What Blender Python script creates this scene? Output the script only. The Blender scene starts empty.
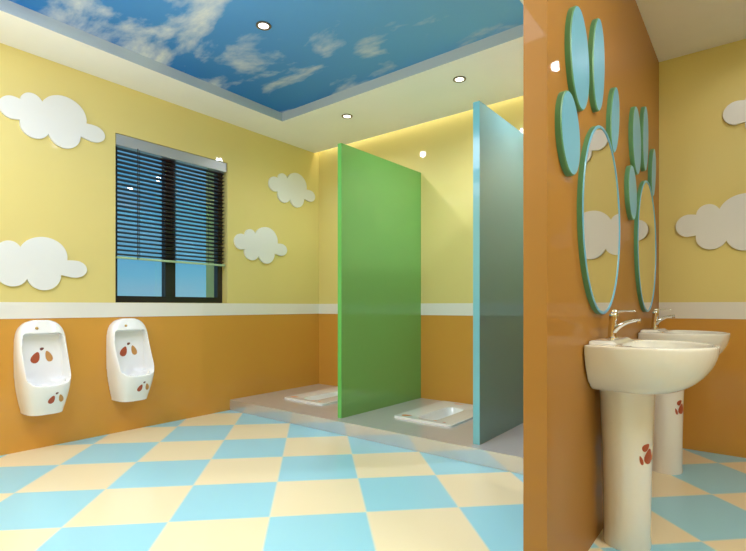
import bpy, bmesh, math, random
from mathutils import Vector, Matrix
from mathutils.bvhtree import BVHTree

C = bpy.context.scene.collection
PI = math.pi

# ------------------------------------------------------------------ helpers
def lin(r, g, b):
    def f(c):
        c /= 255.0
        return c / 12.92 if c <= 0.04045 else ((c + 0.055) / 1.055) ** 2.4
    return (f(r), f(g), f(b), 1.0)

def link_mesh(name, me, mats, parent=None, smooth=None):
    o = bpy.data.objects.new(name, me)
    C.objects.link(o)
    for m in (mats if isinstance(mats, (list, tuple)) else [mats]):
        me.materials.append(m)
    if parent is not None:
        o.parent = parent
    if smooth is not None:
        for p in me.polygons:
            p.use_smooth = True
        if smooth < 180:
            me.set_sharp_from_angle(angle=math.radians(smooth))
    return o

def obj(name, bm, mats, parent=None, smooth=None, bevel=0, segs=2):
    if bevel:
        bmesh.ops.remove_doubles(bm, verts=bm.verts, dist=1e-6)
        es = [e for e in bm.edges if len(e.link_faces) == 2 and e.calc_face_angle(0) > 0.6]
        bmesh.ops.bevel(bm, geom=es, offset=bevel, segments=segs, profile=0.6, affect='EDGES', clamp_overlap=True)
    bmesh.ops.recalc_face_normals(bm, faces=bm.faces)
    me = bpy.data.meshes.new(name)
    bm.to_mesh(me)
    bm.free()
    return link_mesh(name, me, mats, parent, smooth)

def tag(o, label=None, cat=None, group=None, kind=None):
    if label: o['label'] = label
    if cat:
        o['category'] = cat; o['kind'] = 'thing'
    if group: o['group'] = group
    if kind: o['kind'] = kind
    return o

def thing(name, label, cat, loc=(0, 0, 0), rz=0, group=None):
    o = bpy.data.objects.new(name, None)
    o.empty_display_size = 0.1
    C.objects.link(o)
    o.location = loc
    o.rotation_euler = (0, 0, rz)
    return tag(o, label, cat, group)

def copy_tree(o, parent=None):
    c = o.copy()
    C.objects.link(c)
    if parent is not None:
        c.parent = parent
    for ch in list(o.children):
        copy_tree(ch, c)
    return c

def box(bm, x0, x1, y0, y1, z0, z1, mi=0):
    vs = [bm.verts.new(p) for p in ((x0, y0, z0), (x1, y0, z0), (x1, y1, z0), (x0, y1, z0),
                                    (x0, y0, z1), (x1, y0, z1), (x1, y1, z1), (x0, y1, z1))]
    fs = []
    for q in ((3, 2, 1, 0), (4, 5, 6, 7), (0, 1, 5, 4), (1, 2, 6, 5), (2, 3, 7, 6), (3, 0, 4, 7)):
        f = bm.faces.new([vs[i] for i in q]); f.material_index = mi; fs.append(f)
    return fs

def loft(bm, rings, cap0=True, cap1=True, closed=True, mi=0):
    R = [[bm.verts.new(p) for p in r] for r in rings]
    n = len(R[0])
    for a, b in zip(R, R[1:]):
        for i in range(n if closed else n - 1):
            j = (i + 1) % n
            bm.faces.new((a[i], a[j], b[j], b[i])).material_index = mi
    if cap0: bm.faces.new(R[0][::-1]).material_index = mi
    if cap1: bm.faces.new(R[-1]).material_index = mi
    return R

def circle(cx, cy, z, r, n=32, ry=None):
    ry = r if ry is None else ry
    return [(cx + r * math.cos(2 * PI * i / n), cy + ry * math.sin(2 * PI * i / n), z) for i in range(n)]

def sweep(bm, pts, sizes, n=12, up=Vector((0, 1, 0))):
    """tube along pts, sizes = (half width along `up`, half height) for each point"""
    pts = [Vector(p) for p in pts]
    rings = []
    for i, p in enumerate(pts):
        d = (pts[min(i + 1, len(pts) - 1)] - pts[max(i - 1, 0)]).normalized()
        nrm = d.cross(up).normalized()
        u2 = nrm.cross(d).normalized()
        a, b = sizes[i]
        rings.append([p + u2 * (a * math.cos(2 * PI * k / n)) + nrm * (b * math.sin(2 * PI * k / n)) for k in range(n)])
    loft(bm, rings)

def temp_obj(bm):
    bmesh.ops.recalc_face_normals(bm, faces=bm.faces)
    me = bpy.data.meshes.new('tmp'); bm.to_mesh(me); bm.free()
    o = bpy.data.objects.new('tmp', me); C.objects.link(o)
    return o

def ceramic(name, solid_bms, cut_bms, voxel, mat, parent=None, smooth_iter=6):
    """union of solids minus cutters, remeshed and relaxed into one soft ceramic surface"""
    base = temp_obj(solid_bms[0]); temps = [base]
    for bms, op in ((solid_bms[1:], 'UNION'), (cut_bms, 'DIFFERENCE')):
        for b in bms:
            t = temp_obj(b); temps.append(t)
            m = base.modifiers.new('b', 'BOOLEAN'); m.operation = op; m.object = t; m.solver = 'EXACT'
    m = base.modifiers.new('r', 'REMESH'); m.mode = 'VOXEL'; m.voxel_size = voxel
    m = base.modifiers.new('s', 'SMOOTH'); m.factor = 0.5; m.iterations = smooth_iter
    bpy.context.view_layer.update()
    dg = bpy.context.evaluated_depsgraph_get()
    me = bpy.data.meshes.new_from_object(base.evaluated_get(dg))
    for t in temps:
        mm = t.data
        bpy.data.objects.remove(t); bpy.data.meshes.remove(mm)
    me.materials.clear(); me.name = name
    return link_mesh(name, me, mat, parent, 180)

# ------------------------------------------------------------------ materials
def new_mat(name):
    m = bpy.data.materials.new(name); m.use_nodes = True
    nt = m.node_tree; nt.nodes.clear()
    out = nt.nodes.new('ShaderNodeOutputMaterial')
    return m, nt, out

def N(nt, t, **kw):
    n = nt.nodes.new(t)
    for k, v in kw.items(): setattr(n, k, v)
    return n

def setin(n, d):
    for k, v in d.items(): n.inputs[k].default_value = v
    return n

def math_node(nt, op, a, b=None):
    n = N(nt, 'ShaderNodeMath', operation=op)
    for i, v in enumerate((a, b)):
        if v is None: continue
        if hasattr(v, 'is_output') or hasattr(v, 'links'): nt.links.new(v, n.inputs[i])
        else: n.inputs[i].default_value = v
    return n.outputs[0]

def simple(name, col, rough=0.5, metal=0.0, coat=0.0, spec=0.5, var=0.03, emit=0):
    m, nt, out = new_mat(name)
    p = setin(N(nt, 'ShaderNodeBsdfPrincipled'), {'Roughness': rough, 'Metallic': metal, 'Coat Weight': coat,
                                                  'Coat Roughness': 0.04, 'Specular IOR Level': spec})
    tc = N(nt, 'ShaderNodeTexCoord')
    nz = setin(N(nt, 'ShaderNodeTexNoise'), {'Scale': 3.0, 'Detail': 2.0})
    nt.links.new(tc.outputs['Object'], nz.inputs['Vector'])
    mx = N(nt, 'ShaderNodeMix', data_type='RGBA')
    mx.inputs[6].default_value = tuple(c * (1 - var) for c in col[:3]) + (1,)
    mx.inputs[7].default_value = tuple(min(1, c * (1 + var)) for c in col[:3]) + (1,)
    nt.links.new(nz.outputs['Fac'], mx.inputs[0])
    nt.links.new(mx.outputs[2], p.inputs['Base Color'])
    if emit:
        p.inputs['Emission Strength'].default_value = emit
        p.inputs['Emission Color'].default_value = col
    nt.links.new(p.outputs[0], out.inputs[0])
    return m

def wall_mat(name, upper, lower, split=0.97, coat=0.75):
    m, nt, out = new_mat(name)
    geo = N(nt, 'ShaderNodeTexCoord')
    sep = N(nt, 'ShaderNodeSeparateXYZ')
    nt.links.new(geo.outputs['Object'], sep.inputs[0])
    fac = math_node(nt, 'GREATER_THAN', sep.outputs['Z'], split)
    nz = setin(N(nt, 'ShaderNodeTexNoise'), {'Scale': 0.9, 'Detail': 2.0})
    nt.links.new(geo.outputs['Object'], nz.inputs['Vector'])
    mx = N(nt, 'ShaderNodeMix', data_type='RGBA')
    mx.inputs[6].default_value = lower; mx.inputs[7].default_value = upper
    nt.links.new(fac, mx.inputs[0])
    hsv = N(nt, 'ShaderNodeHueSaturation')
    v = math_node(nt, 'MULTIPLY_ADD', nz.outputs['Fac'], 0.10)
    v.node.inputs[2].default_value = 0.95
    nt.links.new(v, hsv.inputs['Value'])
    nt.links.new(mx.outputs[2], hsv.inputs['Color'])
    p = setin(N(nt, 'ShaderNodeBsdfPrincipled'), {'Roughness': 0.6, 'Coat Weight': coat, 'Coat Roughness': 0.035,
                                                  'Specular IOR Level': 0.3, 'Coat IOR': 1.45})
    nt.links.new(hsv.outputs[0], p.inputs['Base Color'])
    nt.links.new(p.outputs[0], out.inputs[0])
    return m

def floor_mat():
    m, nt, out = new_mat('diagonal_checker_tiles')
    S, X0, Y0 = 0.46168, -0.21454, 2.32932
    tc = N(nt, 'ShaderNodeTexCoord'); sep = N(nt, 'ShaderNodeSeparateXYZ')
    nt.links.new(tc.outputs['Object'], sep.inputs[0])
    x, y = sep.outputs['X'], sep.outputs['Y']
    q = math.sqrt(0.5) / S
    u = math_node(nt, 'SUBTRACT', math_node(nt, 'MULTIPLY', math_node(nt, 'ADD', x, y), q), X0 / S)
    w = math_node(nt, 'SUBTRACT', math_node(nt, 'MULTIPLY', math_node(nt, 'SUBTRACT', y, x), q), Y0 / S)
    par = math_node(nt, 'ABSOLUTE', math_node(nt, 'MODULO', math_node(nt, 'ADD', math_node(nt, 'FLOOR', u), math_node(nt, 'FLOOR', w)), 2.0))
    par = math_node(nt, 'GREATER_THAN', par, 0.5)
    mx = N(nt, 'ShaderNodeMix', data_type='RGBA')
    mx.inputs[6].default_value = lin(247, 233, 194); mx.inputs[7].default_value = lin(160, 222, 238)
    nt.links.new(par, mx.inputs[0])
    # grout
    def edge(v):
        fr = math_node(nt, 'FRACT', v)
        return math_node(nt, 'MINIMUM', fr, math_node(nt, 'SUBTRACT', 1.0, fr))
    g = math_node(nt, 'LESS_THAN', math_node(nt, 'MINIMUM', edge(u), edge(w)), 0.010)
    g = math_node(nt, 'MULTIPLY', g, 0.6)
    m2 = N(nt, 'ShaderNodeMix', data_type='RGBA')
    nt.links.new(g, m2.inputs[0]); nt.links.new(mx.outputs[2], m2.inputs[6])
    m2.inputs[7].default_value = lin(228, 235, 216)
    p = setin(N(nt, 'ShaderNodeBsdfPrincipled'), {'Roughness': 0.35, 'Coat Weight': 0.35, 'Coat Roughness': 0.06, 'Specular IOR Level': 0.4})
    nt.links.new(m2.outputs[2], p.inputs['Base Color'])
    nt.links.new(p.outputs[0], out.inputs[0])
    return m

def sky_mural_mat():
    m, nt, out = new_mat('sky_mural')
    tc = N(nt, 'ShaderNodeTexCoord')
    mp = setin(N(nt, 'ShaderNodeMapping'), {'Scale': (1.0, 2.0, 1.0), 'Rotation': (0, 0, math.radians(22)), 'Location': (0.55, 0.35, 0)})
    nt.links.new(tc.outputs['Object'], mp.inputs['Vector'])
    nz = setin(N(nt, 'ShaderNodeTexNoise'), {'Scale': 1.25, 'Detail': 9.0, 'Roughness': 0.56, 'Distortion': 0.25})
    nt.links.new(mp.outputs[0], nz.inputs['Vector'])
    rp = N(nt, 'ShaderNodeValToRGB')
    e = rp.color_ramp.elements
    e[0].position = 0.50; e[0].color = (0, 0, 0, 1)
    e[1].position = 0.66; e[1].color = (1, 1, 1, 1)
    nt.links.new(nz.outputs['Fac'], rp.inputs[0])
    sep = N(nt, 'ShaderNodeSeparateXYZ'); nt.links.new(tc.outputs['Object'], sep.inputs[0])
    gr = N(nt, 'ShaderNodeMapRange')
    setin(gr, {'From Min': -3.5, 'From Max': -1.2}); nt.links.new(sep.outputs['X'], gr.inputs[0])
    bl = N(nt, 'ShaderNodeMix', data_type='RGBA')
    bl.inputs[6].default_value = lin(58, 128, 198); bl.inputs[7].default_value = lin(120, 182, 222)
    nt.links.new(gr.outputs[0], bl.inputs[0])
    mx = N(nt, 'ShaderNodeMix', data_type='RGBA')
    nt.links.new(rp.outputs[0], mx.inputs[0]); nt.links.new(bl.outputs[2], mx.inputs[6])
    mx.inputs[7].default_value = lin(226, 230, 228)
    p = setin(N(nt, 'ShaderNodeBsdfPrincipled'), {'Roughness': 0.7, 'Specular IOR Level': 0.1})
    nt.links.new(mx.outputs[2], p.inputs['Base Color'])
    nt.links.new(p.outputs[0], out.inputs[0])
    return m

def tinted_glass(name, tint, body, trans=0.4):
    m, nt, out = new_mat(name)
    tr = N(nt, 'ShaderNodeBsdfTransparent'); tr.inputs[0].default_value = tint
    p = setin(N(nt, 'ShaderNodeBsdfPrincipled'), {'Base Color': body, 'Roughness': 0.10, 'Specular IOR Level': 0.7})
    tl = N(nt, 'ShaderNodeBsdfTranslucent'); tl.inputs[0].default_value = body
    a = N(nt, 'ShaderNodeMixShader'); a.inputs[0].default_value = 0.45
    nt.links.new(p.outputs[0], a.inputs[1]); nt.links.new(tl.outputs[0], a.inputs[2])
    b = N(nt, 'ShaderNodeMixShader'); b.inputs[0].default_value = trans
    nt.links.new(a.outputs[0], b.inputs[1]); nt.links.new(tr.outputs[0], b.inputs[2])
    gl = N(nt, 'ShaderNodeBsdfGlossy'); gl.inputs['Roughness'].default_value = 0.02
    fr = N(nt, 'ShaderNodeFresnel'); fr.inputs[0].default_value = 1.45
    c = N(nt, 'ShaderNodeMixShader')
    nt.links.new(fr.outputs[0], c.inputs[0]); nt.links.new(b.outputs[0], c.inputs[1]); nt.links.new(gl.outputs[0], c.inputs[2])
    nt.links.new(c.outputs[0], out.inputs[0])
    return m

def clear_glass():
    m, nt, out = new_mat('window_glass')
    tr = N(nt, 'ShaderNodeBsdfTransparent'); tr.inputs[0].default_value = (0.9, 0.95, 0.97, 1)
    gl = N(nt, 'ShaderNodeBsdfGlossy'); gl.inputs['Roughness'].default_value = 0.02
    c = N(nt, 'ShaderNodeMixShader'); c.inputs[0].default_value = 0.06
    nt.links.new(tr.outputs[0], c.inputs[1]); nt.links.new(gl.outputs[0], c.inputs[2])
    nt.links.new(c.outputs[0], out.inputs[0])
    return m

def glow(name, col, s):
    m, nt, out = new_mat(name)
    e = N(nt, 'ShaderNodeEmission'); e.inputs[0].default_value = col; e.inputs[1].default_value = s
    nt.links.new(e.outputs[0], out.inputs[0])
    return m

M = {}
M['wall'] = wall_mat('yellow_over_orange_wall', lin(230, 212, 134), lin(216, 156, 62))
M['partition'] = wall_mat('orange_wall', lin(170, 119, 48), lin(170, 119, 48), coat=0.3)
M['floor'] = floor_mat()
M['sky'] = sky_mural_mat()
M['ceiling'] = simple('ceiling_paint', lin(250, 248, 242), 0.7, spec=0.2)
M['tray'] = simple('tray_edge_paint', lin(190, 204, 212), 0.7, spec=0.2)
M['band'] = simple('white_band', lin(240, 236, 226), 0.35, coat=0.4)
M['platform'] = simple('grey_platform_tile', lin(200, 198, 198), 0.3, coat=0.9)
M['platform'].node_tree.nodes['Principled BSDF'].inputs['Coat IOR'].default_value = 1.8
M['riser'] = simple('polished_riser_tile', lin(216, 217, 220), 0.3, coat=1.0)
setin(M['riser'].node_tree.nodes['Principled BSDF'], {'Metallic': 0.6, 'Roughness': 0.05, 'Coat Weight': 0.0})
M['ceramic'] = simple('white_ceramic', lin(250, 250, 249), 0.15, coat=0.6, var=0.01)
M['ceramic_cream'] = simple('cream_ceramic', lin(244, 243, 234), 0.15, coat=0.6, var=0.01)
M['cloud'] = simple('cloud_white', lin(236, 236, 232), 0.5, var=0.01)
M['black'] = simple('window_frame_black', lin(38, 34, 30), 0.35)
M['slat'] = simple('dark_brown_slat', lin(52, 30, 30), 0.35)
M['headrail'] = simple('headrail_grey', lin(176, 180, 184), 0.3, metal=0.2)
M['rail'] = simple('bottom_rail', lin(176, 204, 158), 0.3)
M['chrome'] = simple('chrome', (0.75, 0.75, 0.75, 1), 0.08, metal=1.0, var=0.0)
M['darkring'] = simple('brushed_ring', lin(120, 108, 90), 0.3, metal=0.7)
M['gold'] = simple('brass_nozzle', lin(196, 160, 90), 0.3, metal=0.6)
M['padface'] = simple('teal_pad_face', lin(104, 182, 220), 0.35, coat=0.15)
M['padside'] = simple('teal_pad_side', lin(92, 150, 108), 0.4)
M['mirror'] = simple('mirror_silver', (0.93, 0.93, 0.92, 1), 0.0, metal=1.0, var=0.0)
M['green'] = tinted_glass('green_glass', (0.50, 0.95, 0.42, 1), lin(180, 248, 150), 0.25)
M['greenedge'] = simple('green_glass_edge', lin(104, 200, 96), 0.2, coat=0.5)
M['blue'] = tinted_glass('blue_glass', (0.60, 0.95, 1.0, 1), lin(180, 242, 248), 0.42)
M['blueedge'] = simple('blue_glass_edge', lin(120, 200, 214), 0.15, coat=0.7)
M['clear'] = clear_glass()
M['lamp'] = glow('downlight_lens', (1.0, 0.93, 0.78, 1), 6.0)
M['cove'] = glow('cove_light', (1.0, 0.90, 0.70, 1), 11.0)
M['red'] = simple('motif_red_brown', lin(178, 84, 52), 0.4)
M['tan'] = simple('motif_tan', lin(206, 150, 84), 0.4)
M['dark'] = simple('motif_dark', lin(120, 64, 60), 0.4)
M['orange'] = simple('motif_orange', lin(206, 134, 66), 0.4)
M['drain'] = simple('dark_hole', lin(60, 58, 55), 0.3)

# ------------------------------------------------------------------ the room
XL, YB, H = -3.955, 4.015, 2.765
XR, YF = 1.05, -1.30
XP0, XP1, YP = -0.604, -0.525, 1.589
TX0, TX1, TY0, TY1, TH = -3.52, -1.05, -0.55, 3.08, 0.08
SLOT_Y = 3.945
ZTOP = H + 0.16

def struct(name, bm, mats, **k):
    return tag(obj(name, bm, mats, **k), kind='structure')

bm = bmesh.new(); box(bm, XL - 0.3, XR + 0.1, YF - 0.1, YB + 0.1, -0.1, 0); struct('floor', bm, M['floor'])

# ceiling: white slab with a recessed sky mural tray and a light slot along the back wall
bm = bmesh.new()
box(bm, XL, TX0, YF, SLOT_Y, H, H + TH)
box(bm, TX1, XP1, YF, SLOT_Y, H, H + TH)
box(bm, TX0, TX1, YF, TY0, H, H + TH)
box(bm, TX0, TX1, TY1, SLOT_Y, H, H + TH)
box(bm, XP1, XR, YF, YB, H, H + TH)
box(bm, TX0, TX1, TY0, TY1, H + TH, H + TH + 0.04, mi=1)
box(bm, XL, XP1, SLOT_Y - 0.02, YB, ZTOP - 0.02, ZTOP)
bmesh.ops.recalc_face_normals(bm, faces=bm.faces)
bm.normal_update()
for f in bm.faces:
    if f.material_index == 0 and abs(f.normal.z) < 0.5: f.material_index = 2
struct('ceiling', bm, [M['ceiling'], M['sky'], M['tray']])

WY0, WY1, WZ0, WZ1 = 1.737, 2.773, 1.031, 2.375
bm = bmesh.new()
xo = XL - 0.36
box(bm, xo, XL, YF - 0.1, WY0, 0, ZTOP)
box(bm, xo, XL, WY1, YB + 0.1, 0, ZTOP)
box(bm, xo, XL, WY0, WY1, 0, WZ0)
box(bm, xo, XL, WY0, WY1, WZ1, ZTOP)
struct('wall_left', bm, M['wall'])
bm = bmesh.new(); box(bm, XL, XR + 0.1, YB, YB + 0.1, 0, ZTOP); struct('wall_back', bm, M['wall'])
bm = bmesh.new(); box(bm, XR, XR + 0.1, YF, YB, 0, ZTOP); struct('wall_right', bm, M['wall'])
bm = bmesh.new(); box(bm, XL, XR + 0.1, YF - 0.1, YF, 0, ZTOP); struct('wall_front', bm, M['wall'])
bm = bmesh.new(); box(bm, XP0, XP1, YP, YB, 0, H); struct('wall_partition', bm, M['partition'])

ZB0, ZB1 = 0.915, 1.029
bm = bmesh.new(); box(bm, XL, XL + 0.004, YF, YB, ZB0, ZB1); struct('trim_1', bm, M['band'])
bm = bmesh.new(); box(bm, XL + 0.004, XP0, YB - 0.004, YB, ZB0, ZB1); struct('trim_2', bm, M['band'])
bm = bmesh.new(); box(bm, XP1, XR, YB - 0.004, YB, ZB0, ZB1); struct('trim_3', bm, M['band'])
bm = bmesh.new(); box(bm, XR - 0.004, XR, YF, YB - 0.004, ZB0, ZB1); struct('trim_4', bm, M['band'])

ZP = 0.10
bm = bmesh.new(); box(bm, XL, XP0, 2.80, YB, 0, ZP)
struct('raised_platform', bm, M['platform'])

# ------------------------------------------------------------------ window and blind
win = thing('window_1', None, None, (XL - 0.11, (WY0 + WY1) / 2, WZ0)); win['kind'] = 'structure'
hw = (WY1 - WY0) / 2; hh = WZ1 - WZ0
bm = bmesh.new()
fw = 0.052
box(bm, -0.035, 0.025, -hw, -hw + fw, 0, hh); box(bm, -0.035, 0.025, hw - fw, hw, 0, hh)
box(bm, -0.035, 0.025, -hw + fw, hw - fw, 0, 0.055); box(bm, -0.035, 0.025, -hw + fw, hw - fw, hh - 0.055, hh)
fr = obj('window_frame', bm, M['black'], win)
bm = bmesh.new(); box(bm, -0.034, 0.03, -0.047 - 0.015, 0.047 - 0.015, 0.055, hh - 0.055); obj('mullion', bm, M['black'], win)
for a, b in ((-hw + fw, -0.062), (0.032, hw - fw)):
    bm = bmesh.new(); box(bm, -0.008, -0.002, a, b, 0.055, hh - 0.055); obj('pane', bm, M['clear'], win)

bl = thing('venetian_blind', 'dark brown venetian blind with grey headrail half lowered over the window', 'blind', (XL - 0.032, 2.253, 1.384))
bh = WZ1 - 0.004 - 1.384; bw = 0.498
bm = bmesh.new(); box(bm, -0.025, 0.032, -bw - 0.012, bw + 0.012, bh - 0.088, bh); obj('headrail', bm, M['headrail'], bl, bevel=0.004)
bm = bmesh.new()
z = 0.035; tilt = math.radians(-16)
while z < bh - 0.10:
    w = 0.019
    pr = []
    for s in (-1, -0.5, 0, 0.5, 1):
        pr.append((s * w * math.cos(tilt), z - s * w * math.sin(tilt) + 0.002 * (1 - s * s)))
    r0 = [(x, -bw, zz) for x, zz in pr] + [(x, -bw, zz - 0.0016) for x, zz in pr[::-1]]
    r1 = [(x, bw, zz) for x, _, zz in r0]
    loft(bm, [r0, r1])
    z += 0.0352
obj('slats', bm, M['slat'], bl)
bm = bmesh.new(); box(bm, -0.02, 0.02, -bw, bw, 0, 0.016); obj('bottom_rail', bm, M['rail'], bl, bevel=0.003)
for y in (-0.32, 0.0, 0.32):
    bm = bmesh.new(); sweep(bm, [(0.021, y, 0.01), (0.021, y, bh - 0.08)], [(0.002, 0.002)] * 2, 6); obj('lift_cord', bm, M['black'], bl)
bm = bmesh.new(); sweep(bm, [(0.034, -0.34, -0.0), (0.034, -0.34, bh - 0.08)], [(0.004, 0.004)] * 2, 8); obj('tilt_wand', bm, M['black'], bl)

# ------------------------------------------------------------------ clouds
LOBES = [(-0.326, 0.014, 0.079, 0.078), (-0.217, 0.080, 0.068, 0.070), (-0.015, 0.062, 0.148, 0.134),
         (-0.199, -0.074, 0.088, 0.085), (-0.015, -0.068, 0.107, 0.112), (0.181, -0.019, 0.084, 0.064), (-0.10, 0.0, 0.12, 0.09)]
def cloud_outline(n=240):
    """outer boundary of the union of the lobes"""
    ox, oy = -0.095, -0.005
    out = []
    for k in range(n):
        t = 2 * PI * k / n
        dx, dy = math.cos(t), math.sin(t)
        best = 0.05
        for cx, cy, a, b in LOBES:
            px, py = (ox - cx) / a, (oy - cy) / b
            qx, qy = dx / a, dy / b
            A, B, Cc = qx * qx + qy * qy, px * qx + py * qy, px * px + py * py - 1
            D = B * B - A * Cc
            if D > 0: best = max(best, (-B + math.sqrt(D)) / A)
        out.append((ox + dx * best, oy + dy * best))
    return out
OUT = cloud_outline()
def cloud_mesh():
    bm = bmesh.new()
    th = 0.018
    lo = [bm.verts.new((p[0], p[1], 0)) for p in OUT]
    hi = [bm.verts.new((p[0], p[1], th)) for p in OUT]
    n = len(OUT)
    for i in range(n):
        j = (i + 1) % n
        bm.faces.new((lo[i], lo[j], hi[j], hi[i]))
    bm.faces.new(hi); bm.faces.new(lo[::-1])
    return bm
cl0 = obj('mounted_cloud_cutout', cloud_mesh(), M['cloud'])
cx = (max(p[0] for p in OUT) + min(p[0] for p in OUT)) / 2
RIGHT = max(p[0] for p in OUT); LEFT = min(p[0] for p in OUT)
used = False
def place_cloud(loc, wall, label):
    global used
    o = cl0 if not used else cl0.copy()
    if used: C.objects.link(o)
    used = True
    o.location = loc
    o.rotation_euler = (PI / 2, 0, PI / 2) if wall == 'L' else (PI / 2, 0, 0)
    tag(o, label, 'cloud decoration', 'white cloud cutouts on the walls')
XC = XL + 0.0005
place_cloud((XC, 1.651 - RIGHT, 2.335), 'L', 'white cloud cutout high on the yellow wall left of the window top')
place_cloud((XC, 1.522 - RIGHT, 1.295), 'L', 'white cloud cutout just above the white band, over the leftmost urinal')
place_cloud((XC, 3.936 - RIGHT, 2.272), 'L', 'upper white cloud cutout in the corner between window and green panel')
place_cloud((XC, 3.512 - RIGHT, 1.622), 'L', 'lower white cloud cutout right beside the window')
place_cloud((-0.42 - LEFT, YB - 0.0005, 1.548), 'B', 'white cloud cutout on the yellow wall beyond the washbasins, lower one')
place_cloud((-0.15 - LEFT, YB - 0.0005, 2.27), 'B', 'white cloud cutout high on the wall beyond the basins, at the right edge')

# ------------------------------------------------------------------ printed motifs (plain, abstract)
def leaf(cx, cy, a, b, th, n=14):
    pts = []
    for k in range(n):
        t = 2 * PI * k / n
        x = a * math.cos(t); y = b * math.sin(t) * (1 - 0.35 * math.cos(t))
        pts.append((cx + x * math.cos(th) - y * math.sin(th), cy + x * math.sin(th) + y * math.cos(th)))
    return pts
PAIR = [(leaf(-0.030, -0.004, 0.034, 0.021, 1.2), 0), (leaf(0.036, 0.0, 0.034, 0.017, 1.9), 1), (leaf(0.002, 0.045, 0.011, 0.008, 0.4), 2)]
def motif(target, origin, right, up, shapes, mats, scale=1.0, off=0.0012, name='printed_motif'):
    """flat patches laid onto the target's surface (all in the target's local space)"""
    bvh = BVHTree.FromObject(target, bpy.context.evaluated_depsgraph_get())
    o, r, u = Vector(origin), Vector(right), Vector(up)
    d = -(r.cross(u)).normalized()
    bm = bmesh.new()
    for pts, mi in shapes:
        c = Vector((sum(p[0] for p in pts) / len(pts), sum(p[1] for p in pts) / len(pts)))
        rings = []
        for f in (0.0, 0.5, 1.0):
            ring = []
            for p in pts:
                q = (c + (Vector(p) - c) * f) * scale
                st = o + r * q.x + u * q.y
                hit, nrm, _, _ = bvh.ray_cast(st, d)
                if hit is None: hit, nrm = st, -d
                if nrm.dot(d) > 0: nrm = -nrm
                ring.append(hit + nrm * off)
                if f == 0: break
            rings.append([bm.verts.new(v) for v in ring])
        n = len(pts)
        for i in range(n):
            j = (i + 1) % n
            bm.faces.new((rings[0][0], rings[1][i], rings[1][j])).material_index = mi
            bm.faces.new((rings[1][i], rings[2][i], rings[2][j], rings[1][j])).material_index = mi
    o2 = obj(name, bm, mats, target.parent if False else target)
    return o2

# ------------------------------------------------------------------ urinals
def urinal_proto():
    root = thing('mounted_urinal', '', 'urinal', (XL, 0, 0))
    def lerp_tab(tab, z):
        acc = 0
        for dz in (-0.03, -0.015, 0, 0.015, 0.03):
            zz = min(max(z + dz, tab[0][0]), tab[-1][0])
            for (z0, v0), (z1, v1) in zip(tab, tab[1:]):
                if z0 <= zz <= z1:
                    acc += v0 + (v1 - v0) * (zz - z0) / (z1 - z0); break
        return acc / 5
    Wt = [(0.262, 0.108), (0.33, 0.124), (0.42, 0.140), (0.52, 0.150), (0.66, 0.153), (0.76, 0.150)]
    Dt = [(0.262, 0.185), (0.33, 0.215), (0.42, 0.248), (0.49, 0.262), (0.53, 0.255), (0.60, 0.205), (0.70, 0.145), (0.80, 0.105), (0.905, 0.075)]
    bm = bmesh.new(); rings = []
    zs = [0.262 + (0.905 - 0.262) * k / 44 for k in range(45)]
    for z in zs:
        w, d = lerp_tab(Wt, z), lerp_tab(Dt, z)
        if z > 0.74:
            t = (z - 0.74) / (0.908 - 0.74)
            w = 0.150 * max(0.03, 1 - t ** 2.6) ** (1 / 2.6)
        ring = []
        for k in range(33):
            a = -PI / 2 + PI * k / 32
            e = 0.42
            ca, sa = math.cos(a), math.sin(a)
            ring.append((d * abs(ca) ** e if ca > 1e-6 else 0.0, w * (1 if sa >= 0 else -1) * abs(sa) ** 0.62, z))
        rings.append(ring)
    loft(bm, rings)
    # cavity: tall niche above the lip, running into a bowl
    cut = bmesh.new(); rings = []
    for z, w, x0 in ((0.468, 0.03, 0.10), (0.472, 0.075, 0.08), (0.482, 0.105, 0.05), (0.50, 0.124, 0.04), (0.53, 0.130, 0.036), (0.62, 0.132, 0.034), (0.70, 0.130, 0.032),
                     (0.775, 0.122, 0.030), (0.800, 0.116, 0.030), (0.812, 0.105, 0.034)):
        rings.append([(x0, -w, z), (x0 + 0.001, -w + 0.02, z), (x0 + 0.001, w - 0.02, z), (x0, w, z), (0.5, w, z), (0.5, -w, z)])
    # bend the niche top
    loft(cut, rings)
    bowl = bmesh.new(); rings = []
    for k in range(13):
        t = k / 12 * PI / 2
        s = math.sin(t)
        z = 0.52 - 0.16 * math.cos(t)
        s = max(s, 0.05)
        rings.append([(0.136 + 0.10 * s * math.cos(2 * PI * i / 32), 0.118 * s * math.sin(2 * PI * i / 32), z) for i in range(32)])
    rings.append([(p[0], p[1], 0.56) for p in rings[-1]])
    loft(bowl, rings)
    body = ceramic('body', [bm], [cut, bowl], 0.0055, M['ceramic'], root, 7)
    bm = bmesh.new()
    loft(bm, [[(x, -0.04 + 0.012 * math.cos(2 * PI * i / 16), 0.848 + 0.012 * math.sin(2 * PI * i / 16)) for i in range(16)] for x in (0.05, 0.086)])
    bmesh.ops.create_uvsphere(bm, u_segments=12, v_segments=8, radius=0.011, matrix=Matrix.Translation((0.088, -0.04, 0.848)))
    obj('flush_nozzle', bm, M['gold'], root, 40)
    motif(body, (0.5, 0.005, 0.648), (0, 1, 0), (0, 0, 1), PAIR, [M['red'], M['tan'], M['dark']], 1.2)
    motif(body, (0.5, 0.030, 0.372), (0, 1, 0), (0, 0, 1), PAIR, [M['red'], M['tan'], M['dark']], 0.85)
    return root
u = urinal_proto()
u.location = (XL + 0.002, 1.815, 0); tag(u, 'white wall urinal under the window, the right-hand one of two', 'urinal', 'urinals on the window wall')
u2 = copy_tree(u); u2.location = (XL + 0.002, 1.216, 0); tag(u2, 'white wall urinal at the far left, below the lower left cloud', 'urinal')

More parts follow.
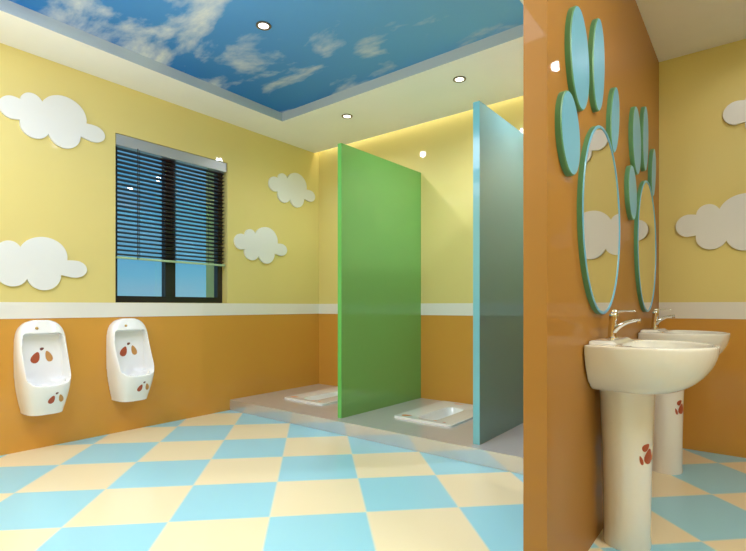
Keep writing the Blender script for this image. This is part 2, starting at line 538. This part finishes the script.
# ------------------------------------------------------------------ squat toilets
def squat_proto():
    L, W, T = 0.80, 0.53, 0.016        # local: x width, y length, z up ; origin at base centre
    root = thing('squat_toilet', '', 'squat toilet', (0, 0, ZP))
    bm = bmesh.new()
    def rrect(w, l, r, z, n=6, cx=0, cy=0):
        pts = []
        for sx, sy, a0 in ((1, 1, 0), (-1, 1, PI / 2), (-1, -1, PI), (1, -1, 3 * PI / 2)):
            for k in range(n + 1):
                a = a0 + PI / 2 * k / n
                pts.append((cx + sx * (w - r) + r * math.cos(a), cy + sy * (l - r) + r * math.sin(a), z))
        return pts
    base = [rrect(W / 2, L / 2, 0.03, z) for z in (0.0, T - 0.004)] + [rrect(W / 2 - 0.004, L / 2 - 0.004, 0.027, T)]
    # sloping ring to the trough, then down into it
    tr = (0.085, 0.255, 0.07)
    rings = base + [rrect(tr[0] + 0.035, tr[1] + 0.03, 0.07, T, cy=-0.07), rrect(tr[0] + 0.006, tr[1] + 0.004, 0.062, T - 0.004, cy=-0.07),
                    rrect(tr[0], tr[1], 0.06, T - 0.014, cy=-0.07), rrect(tr[0] - 0.012, tr[1] - 0.015, 0.05, -0.03, cy=-0.07),
                    rrect(tr[0] - 0.03, tr[1] - 0.04, 0.04, -0.065, cy=-0.07)]
    loft(bm, rings, cap0=False)
    body = obj('pan', bm, M['ceramic'], root, 35)
    bm = bmesh.new(); loft(bm, [circle(0, 0.08, -0.0648, 0.045, 24), circle(0, 0.08, -0.0635, 0.045, 24)]); obj('drain_hole', bm, M['drain'], root)
    sh = [(leaf(-0.18, -0.325, 0.042, 0.026, 0.5), 0), (leaf(0.10, -0.345, 0.014, 0.012, 0.2), 0), (leaf(0.18, -0.345, 0.014, 0.010, 0.2), 1), (leaf(-0.06, 0.335, 0.045, 0.016, 0.2), 0)]
    for q in sh: motif(body, (0, 0, 0.5), (1, 0, 0), (0, 1, 0), [q], [M['orange'], M['red']], 1.0, 0.001)
    return root
sq = squat_proto()
sq.location = (-2.018, 3.565, ZP); tag(sq, 'white squat toilet in the platform between the green and blue panels', 'squat toilet', 'squat toilets')
s2 = copy_tree(sq); s2.location = (-3.325, 3.55, ZP); tag(s2, 'white squat toilet in the corner stall left of the green panel', 'squat toilet')

# cut the platform for the two troughs so that the pans are sunk into it
plat = bpy.data.objects['raised_platform']
bm = bmesh.new()
xs = [XL, -3.325 - 0.16, -3.325 + 0.16, -2.018 - 0.16, -2.018 + 0.16, XP0]
ys = [2.80, 3.20, 3.90, YB]
for i in range(5):
    for j in range(3):
        if j == 1 and i in (1, 3):
            box(bm, xs[i], xs[i + 1], ys[j], ys[j + 1], 0, 0.02); continue
        box(bm, xs[i], xs[i + 1], ys[j], ys[j + 1], 0, ZP)
bmesh.ops.remove_doubles(bm, verts=bm.verts, dist=1e-6)
seen = {}
for f in list(bm.faces):
    k = tuple(sorted(v.index for v in f.verts)) if False else tuple(sorted((round(v.co.x, 4), round(v.co.y, 4), round(v.co.z, 4)) for v in f.verts))
    seen.setdefault(k, []).append(f)
dead = [f for fs in seen.values() if len(fs) > 1 for f in fs]
bmesh.ops.delete(bm, geom=dead, context='FACES_ONLY')
bmesh.ops.recalc_face_normals(bm, faces=bm.faces)
bm.normal_update()
for f in bm.faces:
    if f.normal.y < -0.9 and f.calc_center_median().y < 2.81: f.material_index = 1
plat.data.materials.append(M['riser'])
bm.to_mesh(plat.data); bm.free()

# ------------------------------------------------------------------ glass partition panels
def panel(name, x0, x1, y0, ztop, face, edge, label, skew=0.0):
    bm = bmesh.new()
    fs = box(bm, x0, x1, y0, YB - 0.001, ZP, ztop)
    for v in bm.verts:
        if v.co.y > 3.5: v.co.x += skew
    bm.normal_update()
    for f in bm.faces:
        f.material_index = 0 if abs(f.normal.x) > 0.5 else 1
    o = obj(name, bm, [face, edge])
    return tag(o, label, 'partition panel')
panel('glass_partition', -2.629, -2.589, 2.885, 2.313, M['green'], M['greenedge'], 'translucent green glass partition standing between the two toilet stalls', 0.035)
panel('glass_partition', -1.433, -1.386, 2.885, 2.335, M['blue'], M['blueedge'], 'translucent blue glass partition beside the orange mirror wall')

# ------------------------------------------------------------------ mirrors and paw ovals
def ellipse_slab(bm, a, b, th, inset=0.004, n=64, mi_side=1, mi_face=0):
    r = [[(0.0, a * math.cos(2 * PI * k / n), b * math.sin(2 * PI * k / n)) for k in range(n)],
         [(th - inset, a * math.cos(2 * PI * k / n), b * math.sin(2 * PI * k / n)) for k in range(n)],
         [(th, (a - inset) * math.cos(2 * PI * k / n), (b - inset) * math.sin(2 * PI * k / n)) for k in range(n)]]
    R = loft(bm, r, mi=mi_side, cap1=False)
    bm.faces.new(R[-1]).material_index = mi_face
PT = 0.0225
DY = 1.135
PADS = [('A', 1.780, 1.614, .112, .146, -.25), ('B', 1.900, 1.928, .124, .187, -.10), ('C', 2.180, 2.017, .095, .200, .10), ('D', 2.488, 1.879, .082, .167, .25)]
PW = {'A': 'lower left', 'B': 'upper left', 'C': 'upper right', 'D': 'lower right'}
for n, cy, cz, a, b, th in PADS:
    bm = bmesh.new(); ellipse_slab(bm, a, b, PT)
    p = obj('mounted_oval_panel', bm, [M['padface'], M['padside']], smooth=40)
    for g in range(2):
        o = p if g == 0 else p.copy()
        if g: C.objects.link(o)
        o.location = (XP1 + 0.0003, cy + g * DY, cz); o.rotation_euler = (-th, 0, 0)
        tag(o, 'teal oval wall panel, %s of the four above the %s mirror' % (PW[n], 'nearer' if g == 0 else 'farther'), 'wall panel', 'teal oval panels above the mirrors')
mr = thing('oval_mirror', 'tall oval mirror with teal rim above the nearer washbasin', 'mirror', (XP1 + 0.0003, 2.263, 1.370), group='oval mirrors')
bm = bmesh.new()
n = 72; a, b = 0.334, 0.405; rw = 0.012
rings = []
for x, k in ((0, 0), (PT - 0.003, 0), (PT, 0.003), (PT, rw), (PT - 0.004, rw + 0.001), (0, rw + 0.001)):
    rings.append([(x, (a - k) * math.cos(2 * PI * i / n), (b - k) * math.sin(2 * PI * i / n)) for i in range(n)])
R = loft(bm, rings, cap0=False, cap1=False)
for f in bm.faces:
    c = f.calc_center_median()
    f.material_index = 1 if c.x < PT - 0.003 and (c.y / a) ** 2 + (c.z / b) ** 2 > 0.985 else 0
bridge = [(R[-1][i], R[-1][(i + 1) % n], R[0][(i + 1) % n], R[0][i]) for i in range(n)]
for q in bridge: bm.faces.new(q)
obj('mirror_rim', bm, [M['padface'], M['padside']], mr, smooth=40)
bm = bmesh.new()
rr = [[(x, (a - rw - 0.001) * math.cos(2 * PI * i / n), (b - rw - 0.001) * math.sin(2 * PI * i / n)) for i in range(n)] for x in (0.002, PT - 0.003)]
loft(bm, rr); obj('mirror_glass', bm, M['mirror'], mr)
m2 = copy_tree(mr); m2.location.y += DY; tag(m2, 'tall oval mirror with teal rim above the farther washbasin', 'mirror')

# ------------------------------------------------------------------ washbasins
def basin_proto():
    root = thing('washbasin', '', 'washbasin', (XP1, 0, 0))
    ZR, D = 0.848, 0.198
    def outline(s, z, k=1.0):
        # s in 0..1 shrinks the bowl toward the pedestal, back edge stays against the wall
        w = 0.105 + (0.276 - 0.105) * s
        xf = 0.235 + (0.428 - 0.235) * s
        x0 = 0.145
        wb = w * 0.93
        pts = []
        m = 28
        for i in range(m + 1):
            t = -PI / 2 + PI * i / m
            pts.append((x0 + (xf - x0) * abs(math.cos(t)) ** 0.92, w * math.sin(t), z))
        # back corners
        for i in range(1, 7):
            t = i / 7
            pts.append((x0 * (1 - t), w - (w - wb) * t * t, z))
        pts.append((0.0, wb, z)); pts.append((0.0, -wb, z))
        for i in range(6, 0, -1):
            t = i / 7
            pts.append((x0 * (1 - t), -(w - (w - wb) * t * t), z))
        return pts
    bm = bmesh.new(); rings = []
    for k in range(22):
        q = 1 - k / 21             # depth fraction, 1 at the bottom
        s = max(0.0, 1 - q ** 1.9) ** 0.55
        rings.append(outline(s, ZR - D * q))
    loft(bm, rings)
    deck = bmesh.new()
    rings = []
    for z, g in ((0.80, 0), (0.856, 0), (0.862, 0.008)):
        rings.append([(0.0, -0.185 + g, z), (0.075 - g, -0.185 + g, z), (0.092 - g, -0.165 + g, z), (0.092 - g, 0.165 - g, z), (0.075 - g, 0.185 - g, z), (0.0, 0.185 - g, z)])
    loft(deck, rings)
    cut = bmesh.new(); rings = []
    for k in range(15):
        t = PI / 2 * k / 14
        s = max(0.06, math.sin(t) ** 0.8)
        z = ZR - 0.135 * math.cos(t)
        ring = []
        for i in range(40):
            a = 2 * PI * i / 40
            ca, sa = math.cos(a), math.sin(a)
            rx = (0.408 - 0.17) if ca > 0 else (0.17 - 0.108)
            ring.append((0.17 + 0.05 * (1 - s) + s * rx * (abs(ca) ** 0.92 if ca > 0 else -abs(ca) ** 0.8), 0.236 * s * sa, z))
        rings.append(ring)
    rings.append([(p[0], p[1], 0.95) for p in rings[-1]])
    loft(cut, rings)
    body = ceramic('basin', [bm, deck], [cut], 0.006, M['ceramic_cream'], root, 5)
    # pedestal
    bm = bmesh.new(); rings = []
    for z, rx, ry in ((0.0, 0.090, 0.090), (0.012, 0.092, 0.092), (0.05, 0.089, 0.088), (0.2, 0.091, 0.090), (0.4, 0.095, 0.096), (0.55, 0.101, 0.102), (0.66, 0.1055, 0.110)):
        rings.append([(0.106 + rx * math.cos(2 * PI * i / 40), ry * math.sin(2 * PI * i / 40), z) for i in range(40)])
    loft(bm, rings); ped = obj('pedestal', bm, M['ceramic_cream'], root, 50)
    sp = [(leaf(-0.010, 0.030, 0.020, 0.014, 0.6), 0), (leaf(0.006, -0.008, 0.032, 0.022, 1.4), 0), (leaf(-0.030, -0.022, 0.020, 0.007, 1.9), 0), (leaf(0.034, -0.012, 0.016, 0.007, 1.2), 1)]
    a = math.radians(-28)
    motif(ped, (0.106 + 0.3 * math.cos(a), 0.3 * math.sin(a), 0.40), (-math.sin(a), math.cos(a), 0), (0, 0, 1), sp, [M['red'], M['orange']], 1.0)
    # overflow and drain
    bm = bmesh.new()
    loft(bm, [circle(0.255, 0, ZR - 0.1385, 0.024, 24), circle(0.255, 0, ZR - 0.131, 0.024, 24), circle(0.255, 0, ZR - 0.129, 0.019, 24)])
    obj('drain_cover', bm, M['chrome'], root, 40)
    bm = bmesh.new()
    loft(bm, [[(x, 0.011 * math.cos(2 * PI * i / 16), 0.822 + 0.011 * math.sin(2 * PI * i / 16)) for i in range(16)] for x in (0.098, 0.126)])
    obj('overflow_ring', bm, M['chrome'], root, 40)
    # mixer tap
    bm = bmesh.new()
    rings = [circle(0.050, 0, z, r, 24) for z, r in ((0.858, 0.026), (0.866, 0.026), (0.870, 0.018), (0.905, 0.0165))]
    rings += [circle(0.053, 0, 0.935, 0.016, 24), circle(0.056, 0, 0.955, 0.018, 24), circle(0.057, 0, 0.966, 0.018, 24), circle(0.058, 0, 0.972, 0.012, 24)]
    loft(bm, rings); tap = obj('mixer_tap', bm, M['chrome'], root, 45)
    bm = bmesh.new()
    P0, P1, P2 = Vector((0.045, 0, 0.872)), Vector((0.070, 0, 0.935)), Vector((0.158, 0, 0.944))
    pts = []; sz = []
    for k in range(13):
        t = k / 12
        pts.append(P0 * (1 - t) ** 2 + P1 * 2 * t * (1 - t) + P2 * t * t)
        sz.append((0.017 - 0.003 * t, 0.014 - 0.008 * t))
    sweep(bm, pts, sz, 16)
    loft(bm, [circle(0.150, 0, z, 0.009, 16) for z in (0.930, 0.942)])
    obj('spout', bm, M['chrome'], tap, 45)
    bm = bmesh.new()
    bmesh.ops.create_uvsphere(bm, u_segments=16, v_segments=10, radius=0.014, matrix=Matrix.Translation((0.060, 0, 0.974)))
    sweep(bm, [(0.060, 0, 0.976), (0.10, 0, 0.981), (0.135, 0, 0.981), (0.140, 0, 0.980)], [(0.006, 0.005), (0.006, 0.004), (0.008, 0.003), (0.005, 0.002)], 12)
    obj('lever', bm, M['chrome'], tap, 45)
    return root
wb = basin_proto()
wb.location = (XP1 + 0.0045, 2.265, 0); tag(wb, 'cream pedestal washbasin nearest the viewer, under the nearer oval mirror', 'washbasin', 'pedestal washbasins')
wb2 = copy_tree(wb); wb2.location = (XP1 + 0.0045, 2.265 + 1.155, 0); tag(wb2, 'cream pedestal washbasin farther back, under the farther oval mirror', 'washbasin')

# ------------------------------------------------------------------ lights
LENS_Z = 0.006
dl = thing('downlight', '', 'downlight', (0, 0, 0))
bm = bmesh.new()
loft(bm, [circle(0, 0, 0.0, 0.050, 32), circle(0, 0, -0.006, 0.050, 32), circle(0, 0, -0.009, 0.044, 32), circle(0, 0, -0.006, 0.034, 32), circle(0, 0, -0.002, 0.033, 32)], cap1=False, cap0=False)
obj('trim_ring', bm, M['darkring'], dl, 40)
bm = bmesh.new(); loft(bm, [circle(0, 0, -0.001, 0.034, 32), circle(0, 0, -0.004, 0.033, 32)]); obj('lens', bm, M['lamp'], dl)
spots = [(-2.518, 2.042, H + TH, 'recessed downlight set in the blue sky mural of the ceiling', 'lights'),
         (-1.75, 2.05, H + TH, 'recessed downlight in the sky mural nearer the mirror wall', 'lights'),
         (-2.947, 3.362, H, 'recessed downlight in the white ceiling in front of the green panel', 'lights'),
         (-1.781, 3.354, H, 'recessed downlight in the white ceiling beside the blue panel', 'lights'),
         (-0.98, 3.35, H, 'added unseen downlight in the white ceiling between blue panel and orange wall', 'lights'),  # added, hidden by the mirror wall; brightens the gap beside the blue panel
         (0.056, 3.553, H, 'recessed downlight in the ceiling over the farther washbasin', 'lights'),
         (0.056, 2.10, H, 'added unseen downlight in the ceiling over the nearer washbasin', 'lights')]  # added out of view as extra light for the sink area
for i, (x, y, z, lb, g) in enumerate(spots):
    o = dl if i == 0 else copy_tree(dl)
    o.location = (x, y, z); tag(o, lb, 'downlight', 'round recessed downlights')

bm = bmesh.new(); box(bm, XL + 0.02, XP0 - 0.02, YB - 0.045, YB - 0.02, ZTOP - 0.045, ZTOP - 0.021)
tag(obj('cove_light_strip', bm, M['cove']), 'warm light strip hidden in the ceiling slot along the back wall', 'light strip')

def lamp(name, kind, loc, energy, col=(1, 1, 1), rot=(0, 0, 0), **k):
    l = bpy.data.lights.new(name, kind); l.energy = energy; l.color = col
    for a, v in k.items(): setattr(l, a, v)
    o = bpy.data.objects.new(name, l); C.objects.link(o); o.location = loc; o.rotation_euler = rot
    return o
DAY = (0.94, 0.98, 1.12)
for x, y, z, _, _ in spots:
    lamp('downlight_beam', 'SPOT', (x, y, z - 0.03), (60 if x > -1.5 else 32) if (x < -0.5 and y > 3) else 6, DAY, spot_size=math.radians(165), spot_blend=1.0, shadow_soft_size=0.035)  # also gives beams to the two added downlights
lamp('added_fill_light', 'AREA', (-2.05, 0.45, H + TH - 0.02), 44, DAY, (0, 0, 0), shape='RECTANGLE', size=2.0, size_y=1.1)  # unseen fill added in the near tray to light the middle of the room
lamp('added_fill_light', 'AREA', (-2.75, -0.85, H - 0.02), 20, DAY, (0, 0, 0), shape='RECTANGLE', size=2.2, size_y=0.8)  # second added fill, out of view near the front wall
lamp('added_upward_fill', 'AREA', (-2.0, 0.3, 1.3), 30, DAY, (PI, 0, 0), shape='RECTANGLE', size=1.2, size_y=0.8)  # added fill aimed up to brighten ceiling and mural, no fixture stands here
lamp('added_fill_light', 'AREA', (0.92, 1.45, H - 0.02), 30, DAY, (0, 0, 0), shape='RECTANGLE', size=0.16, size_y=1.2)  # added fill for the basins, kept by the right wall clear of mirror reflections

# ------------------------------------------------------------------ world: dusky blue sky outside the window
w = bpy.data.worlds.new('dusk'); bpy.context.scene.world = w; w.use_nodes = True
nt = w.node_tree; nt.nodes.clear()
out = N(nt, 'ShaderNodeOutputWorld'); bg = N(nt, 'ShaderNodeBackground')
tc = N(nt, 'ShaderNodeTexCoord'); sep = N(nt, 'ShaderNodeSeparateXYZ')
nt.links.new(tc.outputs['Generated'], sep.inputs[0])
rp = N(nt, 'ShaderNodeValToRGB'); e = rp.color_ramp.elements
e[0].position = 0.0; e[0].color = lin(130, 185, 200)
e[1].position = 0.35; e[1].color = lin(52, 138, 184)
k = rp.color_ramp.elements.new(0.08); k.color = lin(100, 164, 196)
nt.links.new(sep.outputs['Z'], rp.inputs[0])
mp = setin(N(nt, 'ShaderNodeMapping'), {'Scale': (2.0, 2.0, 9.0)}); nt.links.new(tc.outputs['Generated'], mp.inputs['Vector'])
nz = setin(N(nt, 'ShaderNodeTexNoise'), {'Scale': 2.2, 'Detail': 4.0}); nt.links.new(mp.outputs[0], nz.inputs['Vector'])
r2 = N(nt, 'ShaderNodeMapRange'); setin(r2, {'From Min': 0.45, 'From Max': 0.75, 'To Max': 0.5}); nt.links.new(nz.outputs['Fac'], r2.inputs[0])
mx = N(nt, 'ShaderNodeMix', data_type='RGBA'); nt.links.new(r2.outputs[0], mx.inputs[0]); nt.links.new(rp.outputs[0], mx.inputs[6])
mx.inputs[7].default_value = lin(150, 170, 190)
nt.links.new(mx.outputs[2], bg.inputs[0]); bg.inputs[1].default_value = 1.2
nt.links.new(bg.outputs[0], out.inputs[0])

# ------------------------------------------------------------------ camera
cam = bpy.data.cameras.new('camera'); co = bpy.data.objects.new('camera', cam); C.objects.link(co)
co.location = (0, 0, 1.0)
yaw = math.radians(45) - 0.1195
co.rotation_euler = (PI / 2, 0, yaw)
cam.sensor_fit = 'HORIZONTAL'; cam.sensor_width = 36.0
cam.lens = 481.54 / 746 * 36
cam.shift_y = (306.38 - 275.5) / 746
cam.clip_start = 0.02
sc = bpy.context.scene
sc.camera = co
sc.view_settings.view_transform = 'Standard'
sc.view_settings.look = 'None'
sc.view_settings.exposure = 0.0
